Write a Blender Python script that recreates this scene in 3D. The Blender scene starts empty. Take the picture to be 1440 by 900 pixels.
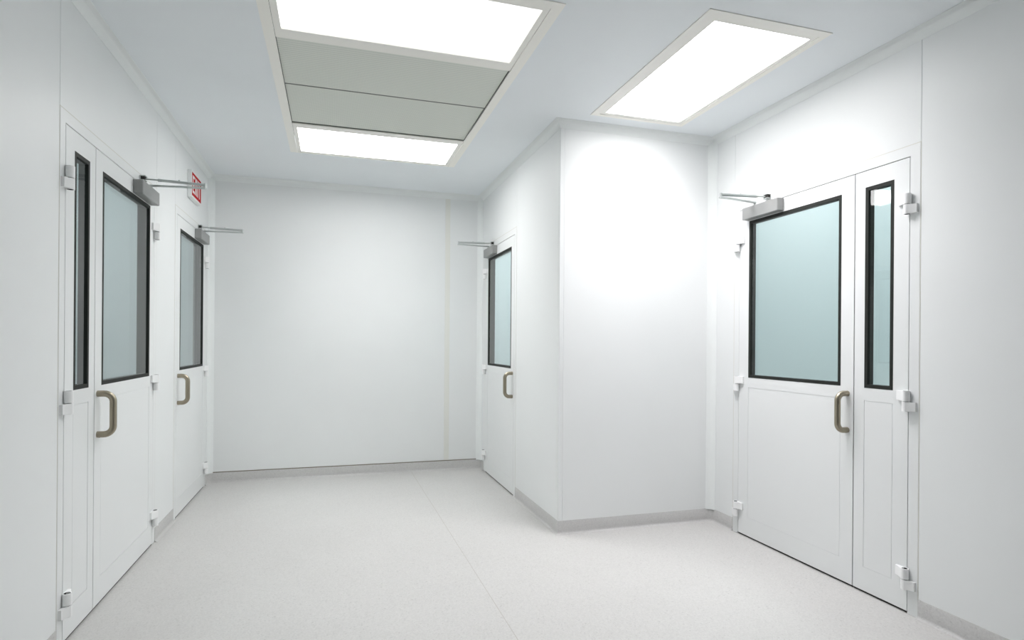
import bpy, bmesh, math, random
from mathutils import Vector

S = bpy.context.scene
COL = S.collection
PI = math.pi

# ------------------------------------------------------------------ measured layout (metres)
XL, XR, XM = -1.0522, 2.5655, 1.4034        # left wall, right wall, wall with the single door
YB, YJ, YN = 5.689, 3.575, -4.5             # back wall, jutting wall, wall behind the camera
ZC = 2.695                                  # ceiling
ZT = 2.13                                   # top of the door leaves
FW = 0.052                                  # door frame width
CV = 0.047                                  # cove size
ZS = 0.088                                  # top of the skirting
T = 0.10                                    # wall thickness
GZ0, GZ1 = 1.033, 2.043                     # door windows, bottom and top

# ------------------------------------------------------------------ materials
def mat(name, col, rough=0.5, metal=0.0, spec=0.5):
    m = bpy.data.materials.new(name)
    m.use_nodes = True
    b = m.node_tree.nodes['Principled BSDF']
    b.inputs['Base Color'].default_value = (*col, 1)
    b.inputs['Roughness'].default_value = rough
    b.inputs['Metallic'].default_value = metal
    b.inputs['Specular IOR Level'].default_value = spec
    return m

def N(m, typ, **kw):
    n = m.node_tree.nodes.new(typ)
    for k, v in kw.items():
        if k in n.inputs:
            n.inputs[k].default_value = v
        else:
            setattr(n, k, v)
    return n

def L(m, a, ao, b, bi):
    m.node_tree.links.new(a.outputs[ao], b.inputs[bi])

def mottled(name, col, rough, amount=0.02, scale=3.0, bump=0.0, bscale=400, spec=0.5):
    """plain paint with a very faint unevenness"""
    m = mat(name, col, rough, 0, spec)
    b = m.node_tree.nodes['Principled BSDF']
    tc = N(m, 'ShaderNodeTexCoord')
    no = N(m, 'ShaderNodeTexNoise', Scale=scale, Detail=3.0)
    L(m, tc, 'Object', no, 'Vector')
    cr = N(m, 'ShaderNodeValToRGB')
    cr.color_ramp.elements[0].position = 0.3
    cr.color_ramp.elements[1].position = 0.7
    cr.color_ramp.elements[0].color = (*[c * (1 - amount) for c in col], 1)
    cr.color_ramp.elements[1].color = (*[min(1, c * (1 + amount)) for c in col], 1)
    L(m, no, 'Fac', cr, 'Fac')
    L(m, cr, 'Color', b, 'Base Color')
    if bump:
        n2 = N(m, 'ShaderNodeTexNoise', Scale=bscale, Detail=2.0)
        L(m, tc, 'Object', n2, 'Vector')
        bp = N(m, 'ShaderNodeBump', Strength=bump, Distance=0.001)
        L(m, n2, 'Fac', bp, 'Height')
        L(m, bp, 'Normal', b, 'Normal')
    return m

def vinyl(name, seam):
    """speckled grey sheet vinyl; the floor also shows its welded joint"""
    base = (0.522, 0.516, 0.504) if seam else (0.50, 0.495, 0.488)
    m = mat(name, base, 0.42, 0, 0.45)
    b = m.node_tree.nodes['Principled BSDF']
    tc = N(m, 'ShaderNodeTexCoord')
    vo = N(m, 'ShaderNodeTexVoronoi', Scale=160.0)
    L(m, tc, 'Object', vo, 'Vector')
    cr = N(m, 'ShaderNodeValToRGB')
    e = cr.color_ramp.elements
    e[0].position, e[0].color = 0.0, (*[c * 0.80 for c in base], 1)
    e[1].position, e[1].color = 1.0, (*[min(1, c * 1.10) for c in base], 1)
    x = e.new(0.16); x.color = (*[c * 0.97 for c in base], 1)
    L(m, vo, 'Color', cr, 'Fac')
    no = N(m, 'ShaderNodeTexNoise', Scale=2.2, Detail=3.0)
    L(m, tc, 'Object', no, 'Vector')
    mp = N(m, 'ShaderNodeMapRange'); mp.inputs['To Min'].default_value = 0.96; mp.inputs['To Max'].default_value = 1.04
    L(m, no, 'Fac', mp, 'Value')
    mx = N(m, 'ShaderNodeVectorMath', operation='SCALE')
    L(m, cr, 'Color', mx, 0); L(m, mp, 'Result', mx, 'Scale')
    if not seam:
        L(m, mx, 0, b, 'Base Color')
        return m
    sx = N(m, 'ShaderNodeSeparateXYZ')
    L(m, tc, 'Object', sx, 'Vector')
    a = N(m, 'ShaderNodeMath', operation='MULTIPLY_ADD')       # x + 0.0085*y
    a.inputs[1].default_value = 0.0085
    L(m, sx, 'Y', a, 0); L(m, sx, 'X', a, 2)
    c = N(m, 'ShaderNodeMath', operation='SUBTRACT'); c.inputs[1].default_value = 0.7685
    L(m, a, 0, c, 0)
    d = N(m, 'ShaderNodeMath', operation='ABSOLUTE'); L(m, c, 0, d, 0)
    f = N(m, 'ShaderNodeMath', operation='LESS_THAN'); f.inputs[1].default_value = 0.0016
    L(m, d, 0, f, 0)
    mix = N(m, 'ShaderNodeMix', data_type='RGBA')
    L(m, f, 0, mix, 'Factor')
    mix.inputs['B'].default_value = (0.40, 0.38, 0.35, 1)
    m.node_tree.links.new(mx.outputs[0], mix.inputs[6])
    mix.inputs[7].default_value = (0.40, 0.38, 0.35, 1)
    m.node_tree.links.new(mix.outputs[2], b.inputs['Base Color'])
    return m

def perforated(name):
    """grey-green sheet with fine round holes in rows"""
    m = mat(name, (0.5, 0.53, 0.49), 0.6, 0.0, 0.3)
    b = m.node_tree.nodes['Principled BSDF']
    tc = N(m, 'ShaderNodeTexCoord')
    sc = N(m, 'ShaderNodeVectorMath', operation='MULTIPLY'); sc.inputs[1].default_value = (1 / 0.007, 1 / 0.021, 1)
    L(m, tc, 'Object', sc, 0)
    fr = N(m, 'ShaderNodeVectorMath', operation='FRACTION'); L(m, sc, 0, fr, 0)
    su = N(m, 'ShaderNodeVectorMath', operation='SUBTRACT'); su.inputs[1].default_value = (0.5, 0.5, 0)
    L(m, fr, 0, su, 0)
    mu = N(m, 'ShaderNodeVectorMath', operation='MULTIPLY'); mu.inputs[1].default_value = (1, 1, 0)
    L(m, su, 0, mu, 0)
    ln = N(m, 'ShaderNodeVectorMath', operation='LENGTH'); L(m, mu, 0, ln, 0)
    cr = N(m, 'ShaderNodeValToRGB')
    e = cr.color_ramp.elements
    e[0].position, e[0].color = 0.26, (0.60, 0.625, 0.575, 1)
    e[1].position, e[1].color = 0.40, (0.74, 0.76, 0.70, 1)
    L(m, ln, 'Value', cr, 'Fac')
    L(m, cr, 'Color', b, 'Base Color')
    return m

def brushed(name, col, rough):
    m = mat(name, col, rough, 1.0)
    b = m.node_tree.nodes['Principled BSDF']
    tc = N(m, 'ShaderNodeTexCoord')
    mpn = N(m, 'ShaderNodeMapping'); mpn.inputs['Scale'].default_value = (300, 300, 8)
    L(m, tc, 'Object', mpn, 'Vector')
    no = N(m, 'ShaderNodeTexNoise', Scale=1.0, Detail=2.0); L(m, mpn, 'Vector', no, 'Vector')
    mr = N(m, 'ShaderNodeMapRange'); mr.inputs['To Min'].default_value = rough - .07; mr.inputs['To Max'].default_value = rough + .1
    L(m, no, 'Fac', mr, 'Value'); L(m, mr, 'Result', b, 'Roughness')
    return m

def glass(name, tint, ior=1.5):
    m = bpy.data.materials.new(name)
    m.use_nodes = True
    nt = m.node_tree
    nt.nodes.clear()
    out = nt.nodes.new('ShaderNodeOutputMaterial')
    tr = nt.nodes.new('ShaderNodeBsdfTransparent'); tr.inputs[0].default_value = (*tint, 1)
    gl = nt.nodes.new('ShaderNodeBsdfGlossy'); gl.inputs['Roughness'].default_value = 0.01
    gl.inputs[0].default_value = (1, 1, 1, 1)
    fr = nt.nodes.new('ShaderNodeFresnel'); fr.inputs[0].default_value = ior
    ge = nt.nodes.new('ShaderNodeNewGeometry')
    iv = nt.nodes.new('ShaderNodeMath'); iv.operation = 'SUBTRACT'; iv.inputs[0].default_value = 1
    nt.links.new(ge.outputs['Backfacing'], iv.inputs[1])
    mu = nt.nodes.new('ShaderNodeMath'); mu.operation = 'MULTIPLY'
    nt.links.new(fr.outputs[0], mu.inputs[0]); nt.links.new(iv.outputs[0], mu.inputs[1])
    mx = nt.nodes.new('ShaderNodeMixShader')
    nt.links.new(mu.outputs[0], mx.inputs[0]); nt.links.new(tr.outputs[0], mx.inputs[1]); nt.links.new(gl.outputs[0], mx.inputs[2])
    nt.links.new(mx.outputs[0], out.inputs[0])
    return m

def emit(name, col, strength):
    m = bpy.data.materials.new(name)
    m.use_nodes = True
    b = m.node_tree.nodes['Principled BSDF']
    b.inputs['Base Color'].default_value = (0.9, 0.9, 0.9, 1)
    b.inputs['Emission Color'].default_value = (*col, 1)
    b.inputs['Emission Strength'].default_value = strength
    return m

M = dict(
    wall=mottled('wall_panel_white', (0.795, 0.812, 0.812), 0.42, 0.010, 2.0, 0.05, 250, 0.35),
    ceiling=mottled('ceiling_panel_white', (0.835, 0.868, 0.89), 0.5, 0.012, 2.0, 0.05, 250, 0.3),
    door=mottled('door_lacquer_white', (0.785, 0.80, 0.80), 0.38, 0.006, 3.0, 0.0, 0, 0.4),
    cove=mottled('cove_profile_white', (0.825, 0.85, 0.845), 0.45, 0.006, 4.0),
    strip=mottled('joint_strip_beige', (0.76, 0.765, 0.725), 0.5, 0.01, 4.0),
    bead=mat('sealant_beige', (0.66, 0.655, 0.60), 0.6),
    shadow=mat('brown_shadow_line', (0.20, 0.175, 0.14), 0.7),
    floor=vinyl('floor_vinyl', True),
    skirt=vinyl('skirting_vinyl', False),
    frame=mottled('light_frame_ivory', (0.93, 0.915, 0.865), 0.5, 0.006, 4.0),
    perf=perforated('perforated_sheet'),
    lamp_near=emit('diffuser_near', (1.0, 0.99, 0.985), 1.5),
    lamp_far=emit('diffuser_far', (1.0, 0.99, 0.985), 12.8),
    lamp_side=emit('diffuser_side', (1.0, 0.985, 0.99), 7.2),
    black=mat('rubber_black', (0.012, 0.012, 0.010), 0.5, 0, 0.3),
    jamb=mat('glazing_reveal_black', (0.022, 0.024, 0.021), 0.6, 0, 0.2),
    steel=brushed('satin_steel', (0.37, 0.33, 0.255), 0.34),
    alu=mottled('silver_lacquer', (0.28, 0.285, 0.28), 0.38, 0.01, 30.0),
    arm=brushed('arm_steel', (0.60, 0.63, 0.62), 0.32),
    joint=mat('grille_edge_grey', (0.16, 0.165, 0.15), 0.6),
    dark=mat('dark_pin', (0.02, 0.018, 0.015), 0.5),
    hinge=mottled('hinge_white', (0.88, 0.885, 0.885), 0.35, 0.004, 20.0),
    glass=glass('door_glass', (0.965, 0.985, 0.987)),
    red=mat('sign_red', (0.47, 0.006, 0.010), 0.6, 0, 0.1),
    signw=mat('sign_white', (0.80, 0.82, 0.81), 0.45),
    beyond=mottled('next_room_wall', (0.765, 0.81, 0.815), 0.6, 0.01, 1.0),
)

# ------------------------------------------------------------------ mesh helpers
def obj(name, bm, m, parent=None, loc=(0, 0, 0), smooth=False, bevel=0.0, seg=2):
    """link one bmesh (given in world coordinates) as one object whose origin is loc"""
    bmesh.ops.remove_doubles(bm, verts=bm.verts, dist=1e-5)
    bmesh.ops.recalc_face_normals(bm, faces=bm.faces)
    loc = Vector(loc)
    bmesh.ops.translate(bm, verts=bm.verts, vec=-loc)
    me = bpy.data.meshes.new(name)
    bm.to_mesh(me); bm.free()
    for x in (m if isinstance(m, (list, tuple)) else [m]):
        me.materials.append(x)
    o = bpy.data.objects.new(name, me)
    COL.objects.link(o)
    if parent is not None:
        o.parent = parent
        w = Vector((0, 0, 0)); p = parent
        while p is not None:
            w += p.location; p = p.parent
        o.location = loc - w
    else:
        o.location = loc
    if smooth:
        for p in me.polygons:
            p.use_smooth = True
        me.set_sharp_from_angle(angle=math.radians(40))
    if bevel:
        b = o.modifiers.new('bevel', 'BEVEL')
        b.width = bevel; b.segments = seg; b.limit_method = 'ANGLE'; b.angle_limit = math.radians(40)
        b.harden_normals = False
    return o

def empty(name, loc):
    o = bpy.data.objects.new(name, None)
    o.empty_display_size = 0.1
    COL.objects.link(o); o.location = loc
    return o

def tag(o, label=None, cat=None, group=None, kind=None):
    if label: o['label'] = label
    if cat: o['category'] = cat
    if group: o['group'] = group
    if kind: o['kind'] = kind
    return o

def quad(bm, pts, mi=0):
    vs = [bm.verts.new(p) for p in pts]
    f = bm.faces.new(vs); f.material_index = mi
    return f

def box(bm, a, b, mp=lambda p: p, mi=0):
    x0, y0, z0 = a; x1, y1, z1 = b
    v = [bm.verts.new(mp(p)) for p in ((x0, y0, z0), (x1, y0, z0), (x1, y1, z0), (x0, y1, z0), (x0, y0, z1), (x1, y0, z1), (x1, y1, z1), (x0, y1, z1))]
    for f in ((0, 1, 2, 3), (4, 5, 6, 7), (0, 1, 5, 4), (1, 2, 6, 5), (2, 3, 7, 6), (3, 0, 4, 7)):
        bm.faces.new([v[i] for i in f]).material_index = mi

def slab(us, zs, depth, back, mp):
    """relief slab on a grid: depth(uc, zc) is the front height of a cell (None: a hole), back the rear plane.
    Cells of different height are joined by side walls, so the whole is one connected mesh with real grooves."""
    us = sorted(set(round(u, 5) for u in us)); zs = sorted(set(round(z, 5) for z in zs))
    nu, nz = len(us) - 1, len(zs) - 1
    D = [[depth((us[i] + us[i + 1]) / 2, (zs[j] + zs[j + 1]) / 2) for j in range(nz)] for i in range(nu)]
    bm = bmesh.new()
    get = lambda i, j: D[i][j] if 0 <= i < nu and 0 <= j < nz else None
    for i in range(nu):
        for j in range(nz):
            d = D[i][j]
            if d is None: continue
            a, b, c, e = us[i], us[i + 1], zs[j], zs[j + 1]
            quad(bm, [mp((a, d, c)), mp((b, d, c)), mp((b, d, e)), mp((a, d, e))])
            quad(bm, [mp((a, back, c)), mp((b, back, c)), mp((b, back, e)), mp((a, back, e))])
            for ni, nj, p, q in ((i - 1, j, (a, c), (a, e)), (i + 1, j, (b, c), (b, e)), (i, j - 1, (a, c), (b, c)), (i, j + 1, (a, e), (b, e))):
                n = get(ni, nj)
                lo = back if n is None else n
                if lo < d - 1e-7:
                    quad(bm, [mp((p[0], d, p[1])), mp((q[0], d, q[1])), mp((q[0], lo, q[1])), mp((p[0], lo, p[1]))])
    return bm

def sweep2d(path, prof, closed_prof=True):
    """sweep a (v, z) profile along a plan path; v points to the LEFT of the path; mitred corners"""
    bm = bmesh.new()
    n = len(path); P = [Vector(p) for p in path]
    rings = []
    for i, p in enumerate(P):
        d0 = (P[i] - P[i - 1]).normalized() if i > 0 else None
        d1 = (P[i + 1] - P[i]).normalized() if i < n - 1 else None
        if d0 is None: d0 = d1
        if d1 is None: d1 = d0
        n0 = Vector((-d0.y, d0.x)); n1 = Vector((-d1.y, d1.x))
        m = (n0 + n1).normalized()
        m = m / max(0.2, m.dot(n0))
        rings.append([bm.verts.new((p.x + m.x * v, p.y + m.y * v, z)) for v, z in prof])
    k = len(prof)
    for i in range(n - 1):
        for j in range(k if closed_prof else k - 1):
            bm.faces.new((rings[i][j], rings[i][(j + 1) % k], rings[i + 1][(j + 1) % k], rings[i + 1][j]))
    if closed_prof:
        bm.faces.new(rings[0]); bm.faces.new(rings[-1])
    return bm

def tube(bm, pts, r, seg=14, mi=0):
    """round bar along 3-D points, r a number or one per point"""
    P = [Vector(p) for p in pts]
    rr = r if isinstance(r, (list, tuple)) else [r] * len(P)
    rings = []; up = None
    for i, p in enumerate(P):
        t = (P[min(i + 1, len(P) - 1)] - P[max(i - 1, 0)]).normalized()
        if up is None:
            up = Vector((0, 0, 1)) if abs(t.z) < 0.9 else Vector((0, 1, 0))
        a = (up - t * up.dot(t)).normalized(); b = t.cross(a); up = a
        rings.append([bm.verts.new(p + (a * math.cos(q) + b * math.sin(q)) * rr[i]) for q in [2 * PI * k / seg for k in range(seg)]])
    for i in range(len(P) - 1):
        for k in range(seg):
            bm.faces.new((rings[i][k], rings[i][(k + 1) % seg], rings[i + 1][(k + 1) % seg], rings[i + 1][k])).material_index = mi
    bm.faces.new(rings[0]).material_index = mi; bm.faces.new(rings[-1]).material_index = mi

def bar(bm, a, b, w, h):
    """flat bar from a to b, w wide in plan and h high"""
    a, b = Vector(a), Vector(b)
    d = (b - a); d.z = 0; d.normalize(); s = Vector((-d.y, d.x, 0)) * w / 2; u = Vector((0, 0, h / 2))
    v = [bm.verts.new(p) for p in (a - s - u, a + s - u, a + s + u, a - s + u, b - s - u, b + s - u, b + s + u, b - s + u)]
    for f in ((0, 1, 2, 3), (4, 5, 6, 7), (0, 1, 5, 4), (1, 2, 6, 5), (2, 3, 7, 6), (3, 0, 4, 7)):
        bm.faces.new([v[i] for i in f])

# wall frames: (u, v, z) -> world, u along the wall, v out of the wall into the room
wL = lambda p: (XL + p[1], p[0], p[2])
wR = lambda p: (XR - p[1], p[0], p[2])
wM = lambda p: (XM - p[1], p[0], p[2])
wB = lambda p: (p[0], YB - p[1], p[2])
wJ = lambda p: (p[0], YJ - p[1], p[2])

# ------------------------------------------------------------------ doorways: (frame u0, u1)
A1, A2, A3 = 2.819, 3.136, 4.055            # left double door: edge, split, edge
B1, B3 = 4.601, 5.532                       # far left single door
M1, M2 = 4.571, 5.505                       # single door beside the jutting wall
R1, R2, R3 = 3.287, 2.387, 2.085            # right double door
FT = ZT + FW                                # top of the frames
GV = 0.003                                  # groove width

def wall(name, mp, u0, u1, openings, seams, label, z1=ZC):
    """wall slab with door openings and fine vertical panel joints (u, z from, z to)"""
    us = [u0, u1]; zs = [0, z1]
    for a, b in openings:
        us += [a, b]; zs += [FT]
    for s, za, zb in seams:
        us += [s - GV / 2, s + GV / 2]; zs += [za, zb]
    def d(u, z):
        for a, b in openings:
            if a < u < b and z < FT: return None
        for s, za, zb in seams:
            if abs(u - s) < GV / 2 and za < z < zb: return -0.003
        return 0.0
    bm = slab(us, zs, d, -T, mp)
    return tag(obj(name, bm, M['wall']), label, 'wall', kind='structure')

wall('wall_left', wL, YN, YB + 0.1, [(A1 - FW, A3 + FW), (B1 - FW, B3 + FW)],
     [(A1 - FW, FT, ZC), (A3 + FW, ZS, ZC), (B1 - FW, FT, ZC)],
     'white panelled left wall with a double door and a single door', 4.2)
wall('wall_right', wR, YN, 8.2, [(R3 - FW, R1 + FW)],
     [(R3 - FW, FT, ZC), (R1 + FW, FT, ZC)], 'white panelled right wall around the double door with silver closer', 4.2)
wall('wall_back', wB, XL, XM + 0.06, [], [], 'white back wall with one vertical joint strip')
# the wall with the narrow single door, and the jutting face, meet on a corner post
PW = 0.03
def inner_wall():
    us = [YJ + PW, 8.2, M1 - FW, M2 + FW, M1 - FW - GV / 2, M1 - FW + GV / 2, M2 + FW]
    zs = [0, FT, 4.2]
    def d(u, z):
        if M1 - FW < u < M2 + FW and z < FT: return None
        if abs(u - (M1 - FW)) < GV / 2 and z > FT: return -0.003
        return 0.0
    return slab(us, zs, d, -0.06, wM)
tag(obj('wall_inner', inner_wall(), M['wall']), 'white side wall of the jutting corner, with the single door', 'wall', kind='structure')
bm = slab([XM + PW, XR], [0, ZC], lambda u, z: 0.0, -PW, wJ)
tag(obj('wall_jutting', bm, M['wall']), 'brightly lit white jutting wall facing the room under the right ceiling light', 'wall', kind='structure')
bm = bmesh.new(); box(bm, (XM, YJ, 0), (XM + PW - 0.0005, YJ + PW - 0.0005, ZC))
tag(obj('trim_1', bm, M['wall'], bevel=0.002), 'white vertical corner post on the jutting wall edge', 'corner trim', kind='structure')
bm = bmesh.new(); box(bm, (XL - T, YN - T, 0), (XR + T, YN, ZC))
tag(obj('wall_near', bm, M['wall']), 'plain white wall closing the near end of the room', 'wall', kind='structure')

bm = bmesh.new(); box(bm, (-4.6, YN - T, -0.1), (5.6, 8.6, 0))
tag(obj('floor', bm, M['floor']), 'pale grey speckled sheet vinyl floor with a welded joint', 'floor', kind='structure')

# ceiling with cut-outs for the fittings
FX0, FX1, FY0, FY1 = -0.327, 0.937, 2.335, 4.79      # long fitting
QX0, QX1, QY0, QY1 = 1.542, 2.202, 2.180, 3.418      # right-hand light
RB = 0.012                                            # the trims lap over the cut-out edge
wC = lambda p: (p[0], p[2], ZC - p[1])
holes = [(FX0 + RB, FX1 - RB, FY0 + RB, FY1 - RB), (QX0 + RB, QX1 - RB, QY0 + RB, QY1 - RB)]
us = [XL - T, XM + 0.06, XR + T]; zs = [YN - T, YB + T, YJ + PW]
for a, b, c, e in holes:
    us += [a, b]; zs += [c, e]
def dc(u, y):
    if u > XM + 0.06 and y > YJ + PW: return None
    for a, b, c, e in holes:
        if a < u < b and c < y < e: return None
    return 0.0
tag(obj('ceiling', slab(us, zs, dc, -0.12, wC), M['ceiling']), 'flat white panel ceiling around the lights and grille', 'ceiling', kind='structure')

# ------------------------------------------------------------------ skirting and coves
def round_path(pts, r, seg=6):
    """plan path with its marked corners rounded; pts = (x, y, rounded?)"""
    out = []
    for i, (x, y, rd) in enumerate(pts):
        p = Vector((x, y))
        if not rd or i in (0, len(pts) - 1):
            out.append(p); continue
        a = (Vector(pts[i - 1][:2]) - p).normalized(); b = (Vector(pts[i + 1][:2]) - p).normalized()
        c = p + (a + b) * r
        s, e = p + a * r - c, p + b * r - c
        for k in range(seg + 1):
            t = k / seg * PI / 2
            out.append(c + s * math.cos(t) + e * math.sin(t))
    return [tuple(q) for q in out]

def skirt_profile():
    r = 0.016; th = 0.0025
    pr = [(-0.002, -0.002), (-0.002, ZS), (th - 0.0015, ZS), (th, ZS - 0.002), (th, r + 0.0012)]
    for k in range(1, 7):
        t = k / 6 * PI / 2
        pr.append((th + r - r * math.cos(t), 0.0012 + r - r * math.sin(t)))
    pr.append((th + r + 0.002, -0.002))
    return pr
SK = skirt_profile()
def skirting(name, pts, label):
    # path direction is chosen so that the room lies on its left
    return tag(obj(name, sweep2d(round_path(pts, CV - 0.004), SK), M['skirt'], smooth=True), label, 'skirting', kind='structure')
skirting('baseboard_left', [(XL, A1 - FW, 0), (XL, YN, 0)], 'grey vinyl skirting on the left wall nearer than the double door')
skirting('baseboard_left_far', [(XL, B1 - FW, 0), (XL, A3 + FW, 0)], 'short grey vinyl skirting between the two left doorways')
skirting('baseboard_back', [(XM, M2 + FW, 0), (XM, YB, 1), (XL, YB, 1), (XL, B3 + FW, 0)], 'grey vinyl skirting along the back wall, curved at both corners')
skirting('baseboard_jutting', [(XR, R1 + FW, 0), (XR, YJ, 1), (XM, YJ, 0), (XM, M1 - FW, 0)], 'grey vinyl skirting wrapping the jutting wall')
skirting('baseboard_right', [(XR, YN, 0), (XR, R3 - FW, 0)], 'grey vinyl skirting on the right wall nearer than the double door')

def cove_profile():
    pr = [(-0.002, ZC + 0.002), (-0.002, ZC - CV), (0.0022, ZC - CV)]
    r = CV * 1.25
    # shallow concave arc from the wall edge to the ceiling edge
    a = Vector((0.0022, ZC - CV)); b = Vector((CV, ZC - 0.0022))
    for k in range(1, 7):
        t = k / 7
        q = a.lerp(b, t) + Vector((-1, 1)).normalized() * 0.0075 * math.sin(PI * t)
        pr.append(tuple(q))
    pr += [tuple(b), (CV, ZC + 0.002)]
    return pr
CP = cove_profile()
tag(obj('trim_2', sweep2d([(XR, YN), (XR, YJ), (XM, YJ), (XM, YB), (XL, YB), (XL, YN)], CP), M['cove'], smooth=True),
    'white ceiling cove strip running round the top of all walls', 'cove', kind='structure')

def corner_cove(name, cx, cy, sx, sy, label):
    """upright cove in an inside corner; (sx, sy) points into the room"""
    bm = bmesh.new()
    a = Vector((0.0022, CV)); b = Vector((CV, 0.0022))
    pr = [Vector((-0.002, -0.002)), Vector((-0.002, CV)), a]
    for k in range(1, 7):
        t = k / 7
        pr.append(a.lerp(b, t) - Vector((1, 1)).normalized() * 0.0075 * math.sin(PI * t))
    pr += [b, Vector((CV, -0.002))]
    z0, z1 = ZS - 0.004, ZC - CV * 0.6
    lo = [bm.verts.new((cx + sx * q.x, cy + sy * q.y, z0)) for q in pr]
    hi = [bm.verts.new((cx + sx * q.x, cy + sy * q.y, z1)) for q in pr]
    k = len(pr)
    for i in range(k):
        bm.faces.new((lo[i], lo[(i + 1) % k], hi[(i + 1) % k], hi[i]))
    bm.faces.new(lo); bm.faces.new(hi)
    return tag(obj(name, bm, M['cove'], smooth=True), label, 'cove', kind='structure')
corner_cove('trim_3', XL, YB, 1, -1, 'white upright cove strip in the far left corner beside the single door')
corner_cove('trim_4', XM, YB, -1, -1, 'white upright cove strip in the back corner by the single door of the inner wall')
corner_cove('trim_5', XR, YJ, -1, -1, 'white upright cove strip between the jutting wall and the right double door')
bm = bmesh.new(); box(bm, (1.034, -0.0005, ZS + 0.006), (1.083, 0.003, ZC - CV - 0.001), wB)
tag(obj('trim_6', bm, M['strip'], bevel=0.001), 'beige vertical joint strip on the back wall', 'joint strip', kind='structure')
bm = bmesh.new(); box(bm, (XL + CV * 0.6, -0.0005, ZS - 0.001), (XM - CV * 0.6, 0.0032, ZS + 0.006), wB)  # dark brown strip stands in for the shade under the wall panel's bottom edge
tag(obj('trim_7', bm, M['shadow']), 'thin brown strip drawn as the shadow line above the skirting of the back wall', 'shadow line', kind='structure')

# ------------------------------------------------------------------ doors
def u_shape(mp, u0, u1, w, ztop, v0, v1):
    """a door surround: two posts and a head in one piece"""
    lo, hi = min(u0, u1), max(u0, u1)
    return slab([lo - w, lo, hi, hi + w], [0.0, ztop, ztop + w], lambda u, z: None if lo < u < hi and z < ztop else v1, v0, mp)

GAP = 0.006
LV = 0.0015                                 # doors stand a hair proud of the wall
def door_frame(name, mp, u0, u1, label):
    lo, hi = min(u0, u1), max(u0, u1)
    w = FW - 0.002
    bm = u_shape(mp, lo, hi, w, ZT, -0.085, LV)
    base = mp(((lo + hi) / 2, 0, 0))
    o = tag(obj(name, bm, M['door'], loc=base, bevel=0.001, seg=1), label, 'door frame', kind='structure')
    # dark rebate behind the leaves' edges
    bm = slab([lo, lo + 0.02, hi - 0.02, hi], [0.0, ZT - 0.02, ZT], lambda u, z: None if lo + 0.02 < u < hi - 0.02 and z < ZT - 0.02 else -0.058, -0.084, mp)
    obj('door_stop', bm, M['black'], o, base)
    e = GAP / 2 - 0.0003
    bm = slab([lo, lo + e, hi - e, hi], [0.0, ZT - e, ZT], lambda u, z: None if lo + e < u < hi - e and z < ZT - e else -0.006, -0.057, mp)
    tag(obj('door_seal', bm, M['black'], o, base), 'black rubber seal in the gap round the door')
    # sealant line between frame and wall
    bm = slab([lo - FW - 0.0015, lo - w - 0.0002, hi + w + 0.0002, hi + FW + 0.0015], [0.0 if False else 0.002, ZT + w, FT + 0.0015],
              lambda u, z: None if lo - w - 0.0002 < u < hi + w + 0.0002 and z < ZT + w else 0.0008, -0.02, mp)
    tag(obj('sealant_bead', bm, M['bead'], o, base), 'beige sealant line round the frame')
    return o

def hinge(mp, uh, d, zj, parent, base):
    """two hollow knuckles: the upper one's plate lies on the leaf (side d), the lower one's on the frame"""
    R = 0.0165; vc = LV + R
    def knuckle(z0, z1, side, reach, pv):
        bm = bmesh.new(); seg = 20
        out0, out1, in0, in1, r0, r1 = [], [], [], [], [], []
        for k in range(seg):
            t = 2 * PI * k / seg
            c, s = math.cos(t), math.sin(t)
            P = lambda r, z: bm.verts.new(mp((uh + r * c, vc + r * s, z)))
            out0.append(P(R, z0)); out1.append(P(R, z1)); r0.append(P(R * .72, z0)); r1.append(P(R * .72, z1))
            in0.append(P(R * .72, z0 + .008)); in1.append(P(R * .72, z1 - .008))
        for k in range(seg):
            j = (k + 1) % seg
            for a, b, mi in ((out0, out1, 0), (out0, r0, 0), (out1, r1, 0), (r0, in0, 1), (r1, in1, 1)):
                bm.faces.new((a[k], a[j], b[j], b[k])).material_index = mi
        bm.faces.new(in0).material_index = 1; bm.faces.new(in1).material_index = 1
        # plate, sloping down from the knuckle to the surface
        sd = side
        pts = [(R * .55, LV + 2 * R - 0.003), (reach * .72, LV + pv), (reach, LV + pv * .72), (reach, LV - 0.0005), (R * .55, LV - 0.0005)]
        a = [bm.verts.new(mp((uh + sd * p, v, z0 + .002))) for p, v in pts]
        b = [bm.verts.new(mp((uh + sd * p, v, z1 - .002))) for p, v in pts]
        for k in range(5):
            bm.faces.new((a[k], a[(k + 1) % 5], b[(k + 1) % 5], b[k]))
        bm.faces.new(a); bm.faces.new(b)
        return bm
    o = obj('hinge', knuckle(zj + .0015, zj + .049, d, .054, .015), [M['hinge'], M['dark']], parent, mp((uh, 0, zj)), smooth=True)
    obj('hinge_knuckle', knuckle(zj - .046, zj - .0015, -d, .042, .017), [M['hinge'], M['dark']], o, mp((uh, 0, zj)), smooth=True)
    return o

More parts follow.
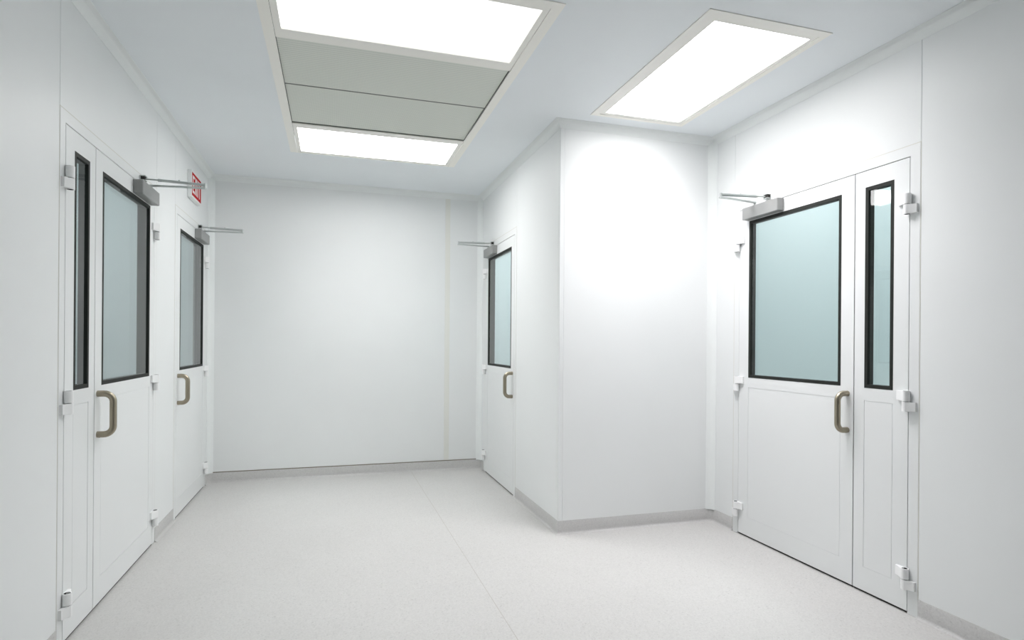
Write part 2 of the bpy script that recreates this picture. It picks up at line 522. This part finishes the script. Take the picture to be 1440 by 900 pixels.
def handle(mp, u, parent):
    """bent steel bar pull"""
    z0, z1, vo, r = 0.806, 0.996, 0.066, 0.0148
    cr = 0.038
    pts = [(u, LV, z0), (u, 0.012, z0), (u, vo - cr, z0)]
    for k in range(1, 9):
        t = k / 8 * PI / 2
        pts.append((u, vo - cr + cr * math.sin(t), z0 + cr - cr * math.cos(t)))
    for k in range(0, 9):
        t = k / 8 * PI / 2
        pts.append((u, vo - cr + cr * math.cos(t), z1 - cr + cr * math.sin(t)))
    pts += [(u, 0.012, z1), (u, LV, z1)]
    bm = bmesh.new(); tube(bm, [mp(p) for p in pts], r, 18)
    o = tag(obj('door_handle', bm, M['steel'], parent, mp((u, 0, z0)), smooth=True), 'bent satin steel pull handle')
    # grub screw in the lower leg
    bm = bmesh.new(); tube(bm, [mp((u, 0.010, z0 - r + .001)), mp((u, 0.010, z0 - r - .0004))], 0.0032, 10)
    obj('set_screw', bm, M['dark'], o, mp((u, 0.01, z0 - r)))
    return o

def leaf(n, mp, hinge_u, latch_u, g0, g1, label, cat='door', pull=True, edge_seal=False):
    """one door leaf with its window, lower panel, hinges and pull"""
    lo, hi = min(hinge_u, latch_u) + GAP / 2, max(hinge_u, latch_u) - GAP / 2
    a, b = min(g0, g1), max(g0, g1)
    top, bot = ZT - GAP * 0.7, 0.011
    p0, p1 = 0.130, 0.970
    # grooves: round the lower panel; stile/rail joints are hairlines
    us = [lo, hi, a, b, a + GV, b - GV]; zs = [bot, top, GZ0, GZ1, p0, p1, p0 + GV, p1 - GV]
    def d(u, z):
        if a < u < b and GZ0 < z < GZ1: return None
        if a < u < b and p0 < z < p1:
            if u < a + GV or u > b - GV or z < p0 + GV or z > p1 - GV: return LV - 0.0022
            return LV - 0.0006
        return LV
    bm = slab(us, zs, d, LV - 0.040, mp)
    base = mp(((lo + hi) / 2, 0, bot))
    o = tag(obj('door_%d' % n, bm, M['door'], loc=base), label, cat, kind='structure')
    # window: black lining with a narrow lip, a pane in front and a pane behind
    lip = 0.018
    vf, vb = LV - 0.0005, LV - 0.0375
    bm = slab([a, a + lip, b - lip, b], [GZ0, GZ0 + lip, GZ1 - lip, GZ1],
              lambda u, z: None if a + lip < u < b - lip and GZ0 + lip < z < GZ1 - lip else vf + 0.0012, vb, mp)
    gl = tag(obj('window_gasket', bm, M['jamb'], o, mp(((a + b) / 2, 0, GZ0))), 'black window lining')
    e = 0.001
    for v in (vf - 0.006, vb + 0.008):
        bm = bmesh.new(); box(bm, (a + lip - e, v - 0.004, GZ0 + lip - e), (b - lip + e, v, GZ1 - lip + e), mp)
        obj('glass_pane', bm, M['glass'], gl, mp(((a + b) / 2, v, GZ0)))
    s = 1 if latch_u > hinge_u else -1
    bm = bmesh.new(); box(bm, (lo, LV - 0.036, 0.0005), (hi, LV - 0.006, bot), mp)
    tag(obj('bottom_seal', bm, M['black'], o, base), 'black seal under the door')
    if edge_seal:
        q = latch_u - s * GAP / 2
        bm = bmesh.new(); box(bm, (min(q, q + s * (GAP - .001)), LV - 0.036, bot), (max(q, q + s * (GAP - .001)), LV - 0.006, top), mp)
        tag(obj('edge_seal', bm, M['black'], o, base), 'black seal along the meeting edge')
    for zj in (0.163, 0.988, 1.905):
        hinge(mp, hinge_u, s, zj, o, base)
    if pull:
        handle(mp, latch_u - s * 0.039, o)
    return o

door_frame('door_frame', wL, A1, A3, 'white frame of the left double door')
door_frame('door_frame', wL, B1, B3, 'white frame of the left single door beneath the exit sign')
door_frame('door_frame', wM, M1, M2, 'white frame of the single door in the jutting corner side wall')
door_frame('door_frame', wR, R1, R3, 'white frame of the right double door')
leaf(1, wL, A1, A2, 2.908, 3.069, 'narrow leaf of the left double door with a slim dark window', pull=False, edge_seal=True)
leaf(2, wL, A3, A2, 3.222, 3.971, 'wide leaf of the left double door with large window and steel pull')
leaf(3, wL, B3, B1, 4.688, 5.461, 'white single door on the left wall next to the back corner')
leaf(4, wM, M2, M1, 4.655, 5.420, 'white single door in the side wall of the jutting corner')
leaf(5, wR, R1, R2, 3.193, 2.470, 'wide leaf of the right double door with large black-edged window')
leaf(6, wR, R3, R2, 2.166, 2.325, 'narrow leaf of the right double door with a slim black-edged window', pull=False, edge_seal=True)

# ------------------------------------------------------------------ door closers
def closer(mp, uh, d, label):
    q = lambda s, v, z: mp((uh + d * s, v, z))
    t = empty('door_closer', q(0.24, 0, 2.085))
    tag(t, label, 'door closer', 'silver door closers')
    bm = bmesh.new()
    box(bm, (0.082, LV, 2.046), (0.400, LV + 0.049, 2.124), lambda p: q(*p))
    obj('closer_body', bm, M['alu'], t, q(0.24, 0, 2.085), bevel=0.006, seg=3)
    bm = bmesh.new()
    tube(bm, [q(0.178, 0.030, 2.122), q(0.178, 0.030, 2.149)], 0.0085, 14)
    obj('pivot', bm, M['arm'], t, q(0.178, 0.030, 2.124), smooth=True)
    el = (0.236, 0.322)
    bm = bmesh.new()
    bar(bm, q(0.178, 0.022, 2.143), q(el[0], el[1] + 0.008, 2.139), 0.020, 0.010)
    a = obj('main_arm', bm, M['arm'], t, q(0.178, 0.03, 2.143), bevel=0.002)
    bm = bmesh.new()
    tube(bm, [q(el[0], el[1], 2.132), q(el[0], el[1], 2.165)], 0.0075, 14)
    obj('elbow_pin', bm, M['arm'], a, q(el[0], el[1], 2.139), smooth=True)
    sh = (0.268, 0.026, 2.159)
    A = Vector(q(*sh)); B = Vector(q(el[0], el[1], 2.156))
    bm = bmesh.new(); tube(bm, [A, A.lerp(B, 0.30)], 0.0048, 12)
    f = obj('forearm_rod', bm, M['arm'], t, A, smooth=True)
    bm = bmesh.new(); tube(bm, [A.lerp(B, 0.20), A.lerp(B, 1.0)], 0.0088, 14)
    obj('forearm_sleeve', bm, M['arm'], f, A.lerp(B, .2), smooth=True)
    C = A.lerp(B, 0.56)
    bm = bmesh.new(); tube(bm, [C + Vector((0, 0, .006)), C + Vector((0, 0, .0135))], 0.004, 10)
    obj('lock_screw', bm, M['arm'], f, C, smooth=True)
    # shoe on the frame head: a small cheek bracket with a dark pin
    bm = slab([0.247, 0.252, 0.284, 0.289], [2.146, 2.150, 2.170, 2.174], lambda u, z: 0.030 if z > 2.170 or z < 2.150 else 0.006, LV, lambda p: q(p[0], p[1], p[2]))
    s = obj('frame_bracket', bm, M['arm'], t, q(0.268, 0, 2.16))
    bm = bmesh.new(); box(bm, (0.250, 0.0062, 2.1505), (0.286, 0.024, 2.1695), lambda p: q(*p))
    obj('bracket_pin', bm, M['dark'], s, q(0.268, 0, 2.16))
    return t
closer(wL, A3, -1, 'silver door closer with folded arm on the left double door')
closer(wL, B3, -1, 'silver door closer on the left single door, arm reaching past the back corner')
closer(wM, M2, -1, 'silver door closer on the single door of the jutting corner side wall')
closer(wR, R1, -1, 'silver door closer above the large window of the right double door')

# ------------------------------------------------------------------ exit sign
sy0, sy1, sz0, sz1, st = 4.888, 5.206, 2.318, 2.522, 0.030
sg = empty('exit_sign', wL((sy0, 0, sz0)))
tag(sg, 'white boxed wall sign reading EXIT in white letters on red', 'sign')
bm = bmesh.new(); box(bm, (sy0, 0.0005, sz0), (sy1, st, sz1), wL)
obj('sign_box', bm, M['signw'], sg, wL((sy0, 0, sz0)), bevel=0.003)
bm = bmesh.new(); box(bm, (sy0 + .008, st - .001, sz0 + .016), (sy1 - .006, st + .001, sz1 - .016), wL)
fp = obj('red_panel', bm, M['red'], sg, wL((sy0, st, sz0)))
def letter(strokes, u0):
    """strokes: list of polygons in letter units (u, z); extruded a little"""
    bm = bmesh.new()
    for poly in strokes:
        a = [bm.verts.new(wL((u0 + p[0], st + .0005, 2.355 + p[1]))) for p in poly]
        b = [bm.verts.new(wL((u0 + p[0], st + .0022, 2.355 + p[1]))) for p in poly]
        k = len(poly)
        for i in range(k):
            bm.faces.new((a[i], a[(i + 1) % k], b[(i + 1) % k], b[i]))
        bm.faces.new(a); bm.faces.new(b)
    obj('letter', bm, M['signw'], fp, wL((u0, st, 2.355)))
H, W, s = 0.130, 0.062, 0.019
letter([[(0, 0), (W, 0), (W, s), (s, s), (s, (H - s) / 2), (W * .9, (H - s) / 2), (W * .9, (H + s) / 2), (s, (H + s) / 2), (s, H - s), (W, H - s), (W, H), (0, H)]], 4.912)
c, k = W / 2, s * .62
letter([[(0, 0), (k * 1.7, 0), (c, H / 2 - k * 1.9), (W - k * 1.7, 0), (W, 0), (c + k, H / 2), (W, H), (W - k * 1.7, H), (c, H / 2 + k * 1.9), (k * 1.7, H), (0, H), (c - k, H / 2)]], 4.989)
letter([[(0, 0), (s, 0), (s, H), (0, H)]], 5.070)
letter([[(c - s / 2, 0), (c + s / 2, 0), (c + s / 2, H - s), (W, H - s), (W, H), (0, H), (0, H - s), (c - s / 2, H - s)]], 5.108)

# ------------------------------------------------------------------ ceiling fittings (v points down from the ceiling)
def ring(x0, x1, y0, y1, w, vlo, vhi, ww=None):
    """flat rectangular ring; w = (left, right, near, far) widths"""
    l, r, n, f = w
    return slab([x0, x0 + l, x1 - r, x1], [y0, y0 + n, y1 - f, y1],
                lambda u, y: None if x0 + l < u < x1 - r and y0 + n < y < y1 - f else vhi, vlo, wC)

IX0, IX1 = -0.277, 0.888
IY0, IY1 = FY0 + 0.050, FY1 - 0.004
fr = obj('ceiling_frame', ring(FX0, FX1, FY0, FY1, (IX0 - FX0, FX1 - IX1, 0.050, 0.006), -0.001, 0.004), M['frame'], loc=(FX0, FY0, ZC))
tag(fr, 'long ivory frame round the two lights and the grey grille', 'ceiling frame')

def ceiling_light(x0, x1, y0, y1, w, label, group, lamp, power, col=(1.0, 0.99, 0.985), spread=120, vtop=0.0015):
    """recessed light: ivory bezel and a white diffuser"""
    t = empty('ceiling_light', ((x0 + x1) / 2, (y0 + y1) / 2, ZC))
    tag(t, label, 'ceiling light', group)
    obj('light_bezel', ring(x0, x1, y0, y1, w, -0.020, vtop), M['frame'], t, ((x0 + x1) / 2, (y0 + y1) / 2, ZC))
    l, r, n, f = w
    bm = bmesh.new(); box(bm, (x0 + l - .002, -0.012, y0 + n - .002), (x1 - r + .002, -0.006, y1 - f + .002), wC)
    obj('diffuser', bm, M[lamp], t, ((x0 + x1) / 2, (y0 + y1) / 2, ZC))
    # the fitting's downward beam
    ld = bpy.data.lights.new('light_beam', 'AREA')
    ld.shape = 'RECTANGLE'; ld.size = x1 - r - x0 - l - .004; ld.size_y = y1 - f - y0 - n - .004
    ld.energy = power; ld.spread = math.radians(spread); ld.color = col
    o = bpy.data.objects.new('light_beam', ld); COL.objects.link(o); o.parent = t
    o.location = ((x0 + l + x1 - r) / 2 - (x0 + x1) / 2, (y0 + n + y1 - f) / 2 - (y0 + y1) / 2, 0.002)
    return t
g = 0.0015
ceiling_light(IX0 + g, IX1 - g, IY0 + g, 3.003, (0.031, 0.028, 0.026, 0.085), 'nearest glowing light panel of the long ceiling fitting', None, 'lamp_near', 5.6)
ceiling_light(IX0 + g, IX1 - g, 4.160, IY1 - g, (0.027, 0.030, 0.078, 0.036), 'farthest glowing light panel, beyond the grey ceiling grille', None, 'lamp_far', 6)

v = empty('air_grille', (0.305, 3.58, ZC))
tag(v, 'grey perforated air grille between the two lights in the ceiling', 'air grille')
gy0, gym, gy1 = 3.004, 3.545, 4.158
for a, b, lift in ((gy0 + .001, gym - .003, -0.006), (gym + .003, gy1 - .001, -0.009)):
    bm = bmesh.new(); box(bm, (IX0 + .002, lift - 0.004, a), (IX1 - .002, lift, b), wC)
    obj('perforated_panel', bm, M['perf'], v, (0.305, (a + b) / 2, ZC))
bm = bmesh.new(); box(bm, (IX0 + .003, -0.014, gym - .0045), (IX1 - .006, -0.0045, gym + .0045), wC)
tag(obj('panel_joint', bm, M['joint'], v, (0.305, gym, ZC)), 'thin grey joint')
bm = ring(IX0 + .0005, IX1 - .0005, gy0, gy1, (0.002, 0.005, 0.002, 0.003), -0.03, -0.003)
obj('grille_edge', bm, M['joint'], v, (0.305, 3.58, ZC))

ql = ceiling_light(QX0 + 0.052, QX1 - 0.034, QY0 + 0.044, QY1 - 0.030, (0.026, 0.022, 0.034, 0.030), 'single framed ceiling light near the jutting wall and right double door', None, 'lamp_side', 16.3, (1.0, 0.970, 1.0), 122)
obj('outer_trim', ring(QX0, QX1, QY0, QY1, (0.051, 0.033, 0.043, 0.029), -0.001, 0.004), M['frame'], ql, ((QX0 + QX1) / 2, (QY0 + QY1) / 2, ZC))

# ------------------------------------------------------------------ the rooms behind the doors
def room(name, x0, x1, y0, y1, open_side, label):
    """three plain walls and a ceiling seen through the door windows"""
    bm = bmesh.new()
    t = 0.05
    pts = {'W': ((x0 - t, y0), (x0, y1)), 'E': ((x1, y0), (x1 + t, y1)), 'S': ((x0 - t, y0 - t), (x1 + t, y0)), 'N': ((x0 - t, y1), (x1 + t, y1 + t))}
    side = {'W': 'west', 'E': 'east', 'S': 'south', 'N': 'north'}
    for k, (a, b) in pts.items():
        if k in open_side: continue
        bm = bmesh.new(); box(bm, (a[0], a[1], 0), (b[0], b[1], 4.2))
        tag(obj('wall_%s_%s' % (name, side[k]), bm, M['beyond']), label, 'wall', 'walls of the next rooms', kind='structure')
    bm = bmesh.new(); box(bm, (x0 - t, y0 - t, 4.2), (x1 + t, y1 + t, 4.25))
    tag(obj('ceiling_%s' % name, bm, M['beyond']), label.replace('wall', 'ceiling'), 'ceiling', kind='structure')

def lamp(x, y, z, sx, sy, power, col=(1, 1, 1)):
    ld = bpy.data.lights.new('next_room_lamp', 'AREA')
    ld.shape = 'RECTANGLE'; ld.size = sx; ld.size_y = sy; ld.energy = power; ld.color = col
    o = bpy.data.objects.new('next_room_lamp', ld); COL.objects.link(o); o.location = (x, y, z)
room('corridor', -3.6, XL - T - .002, 1.6, 8.2, 'E', 'pale wall of the corridor seen through the left door windows')
lamp(-2.4, 5.4, 4.1, 0.8, 3.0, 46, (0.93, 1, 1))
room('side_room', XM + 0.062, XR - 0.0, YJ + PW + .1, 8.2, 'WSE', 'pale wall of the room behind the inner single door')
lamp(2.0, 5.8, 4.1, 0.6, 2.5, 54, (0.95, 1, 1))
room('east_room', XR + T + .002, 4.6, 0.6, 7.6, 'W', 'pale wall of the room behind the right double door')
lamp(3.9, 4.2, 4.1, 0.8, 2.5, 57, (0.95, 1, 1))

# ------------------------------------------------------------------ world, camera, view
w = bpy.data.worlds.new('world'); S.world = w
w.use_nodes = True
w.node_tree.nodes['Background'].inputs[0].default_value = (0.8, 0.9, 1.0, 1)
w.node_tree.nodes['Background'].inputs[1].default_value = 0.0

F, CY, YAW, ROLL, H0 = 826.776, 481.643, 0.2941, 0.0075, 1.2483
cd = bpy.data.cameras.new('camera')
cd.sensor_width = 36; cd.sensor_fit = 'HORIZONTAL'
cd.lens = F / 1440 * 36
cd.shift_y = (CY - 450) / 1440
cd.clip_start = 0.02
cam = bpy.data.objects.new('camera', cd); COL.objects.link(cam)
cam.location = (0, 0, H0)
from mathutils import Matrix
cam.rotation_euler = (Matrix.Rotation(-YAW, 3, 'Z') @ Matrix.Rotation(PI / 2, 3, 'X') @ Matrix.Rotation(ROLL, 3, 'Z')).to_euler()
S.camera = cam

vs = S.view_settings
S.display_settings.display_device = 'sRGB'
vs.view_transform = 'Standard'; vs.look = 'None'; vs.gamma = 1; vs.use_curve_mapping = False
vs.exposure = 0.0
cy = S.cycles
cy.max_bounces = 14; cy.diffuse_bounces = 10; cy.glossy_bounces = 6; cy.transparent_max_bounces = 16
cy.use_denoising = True
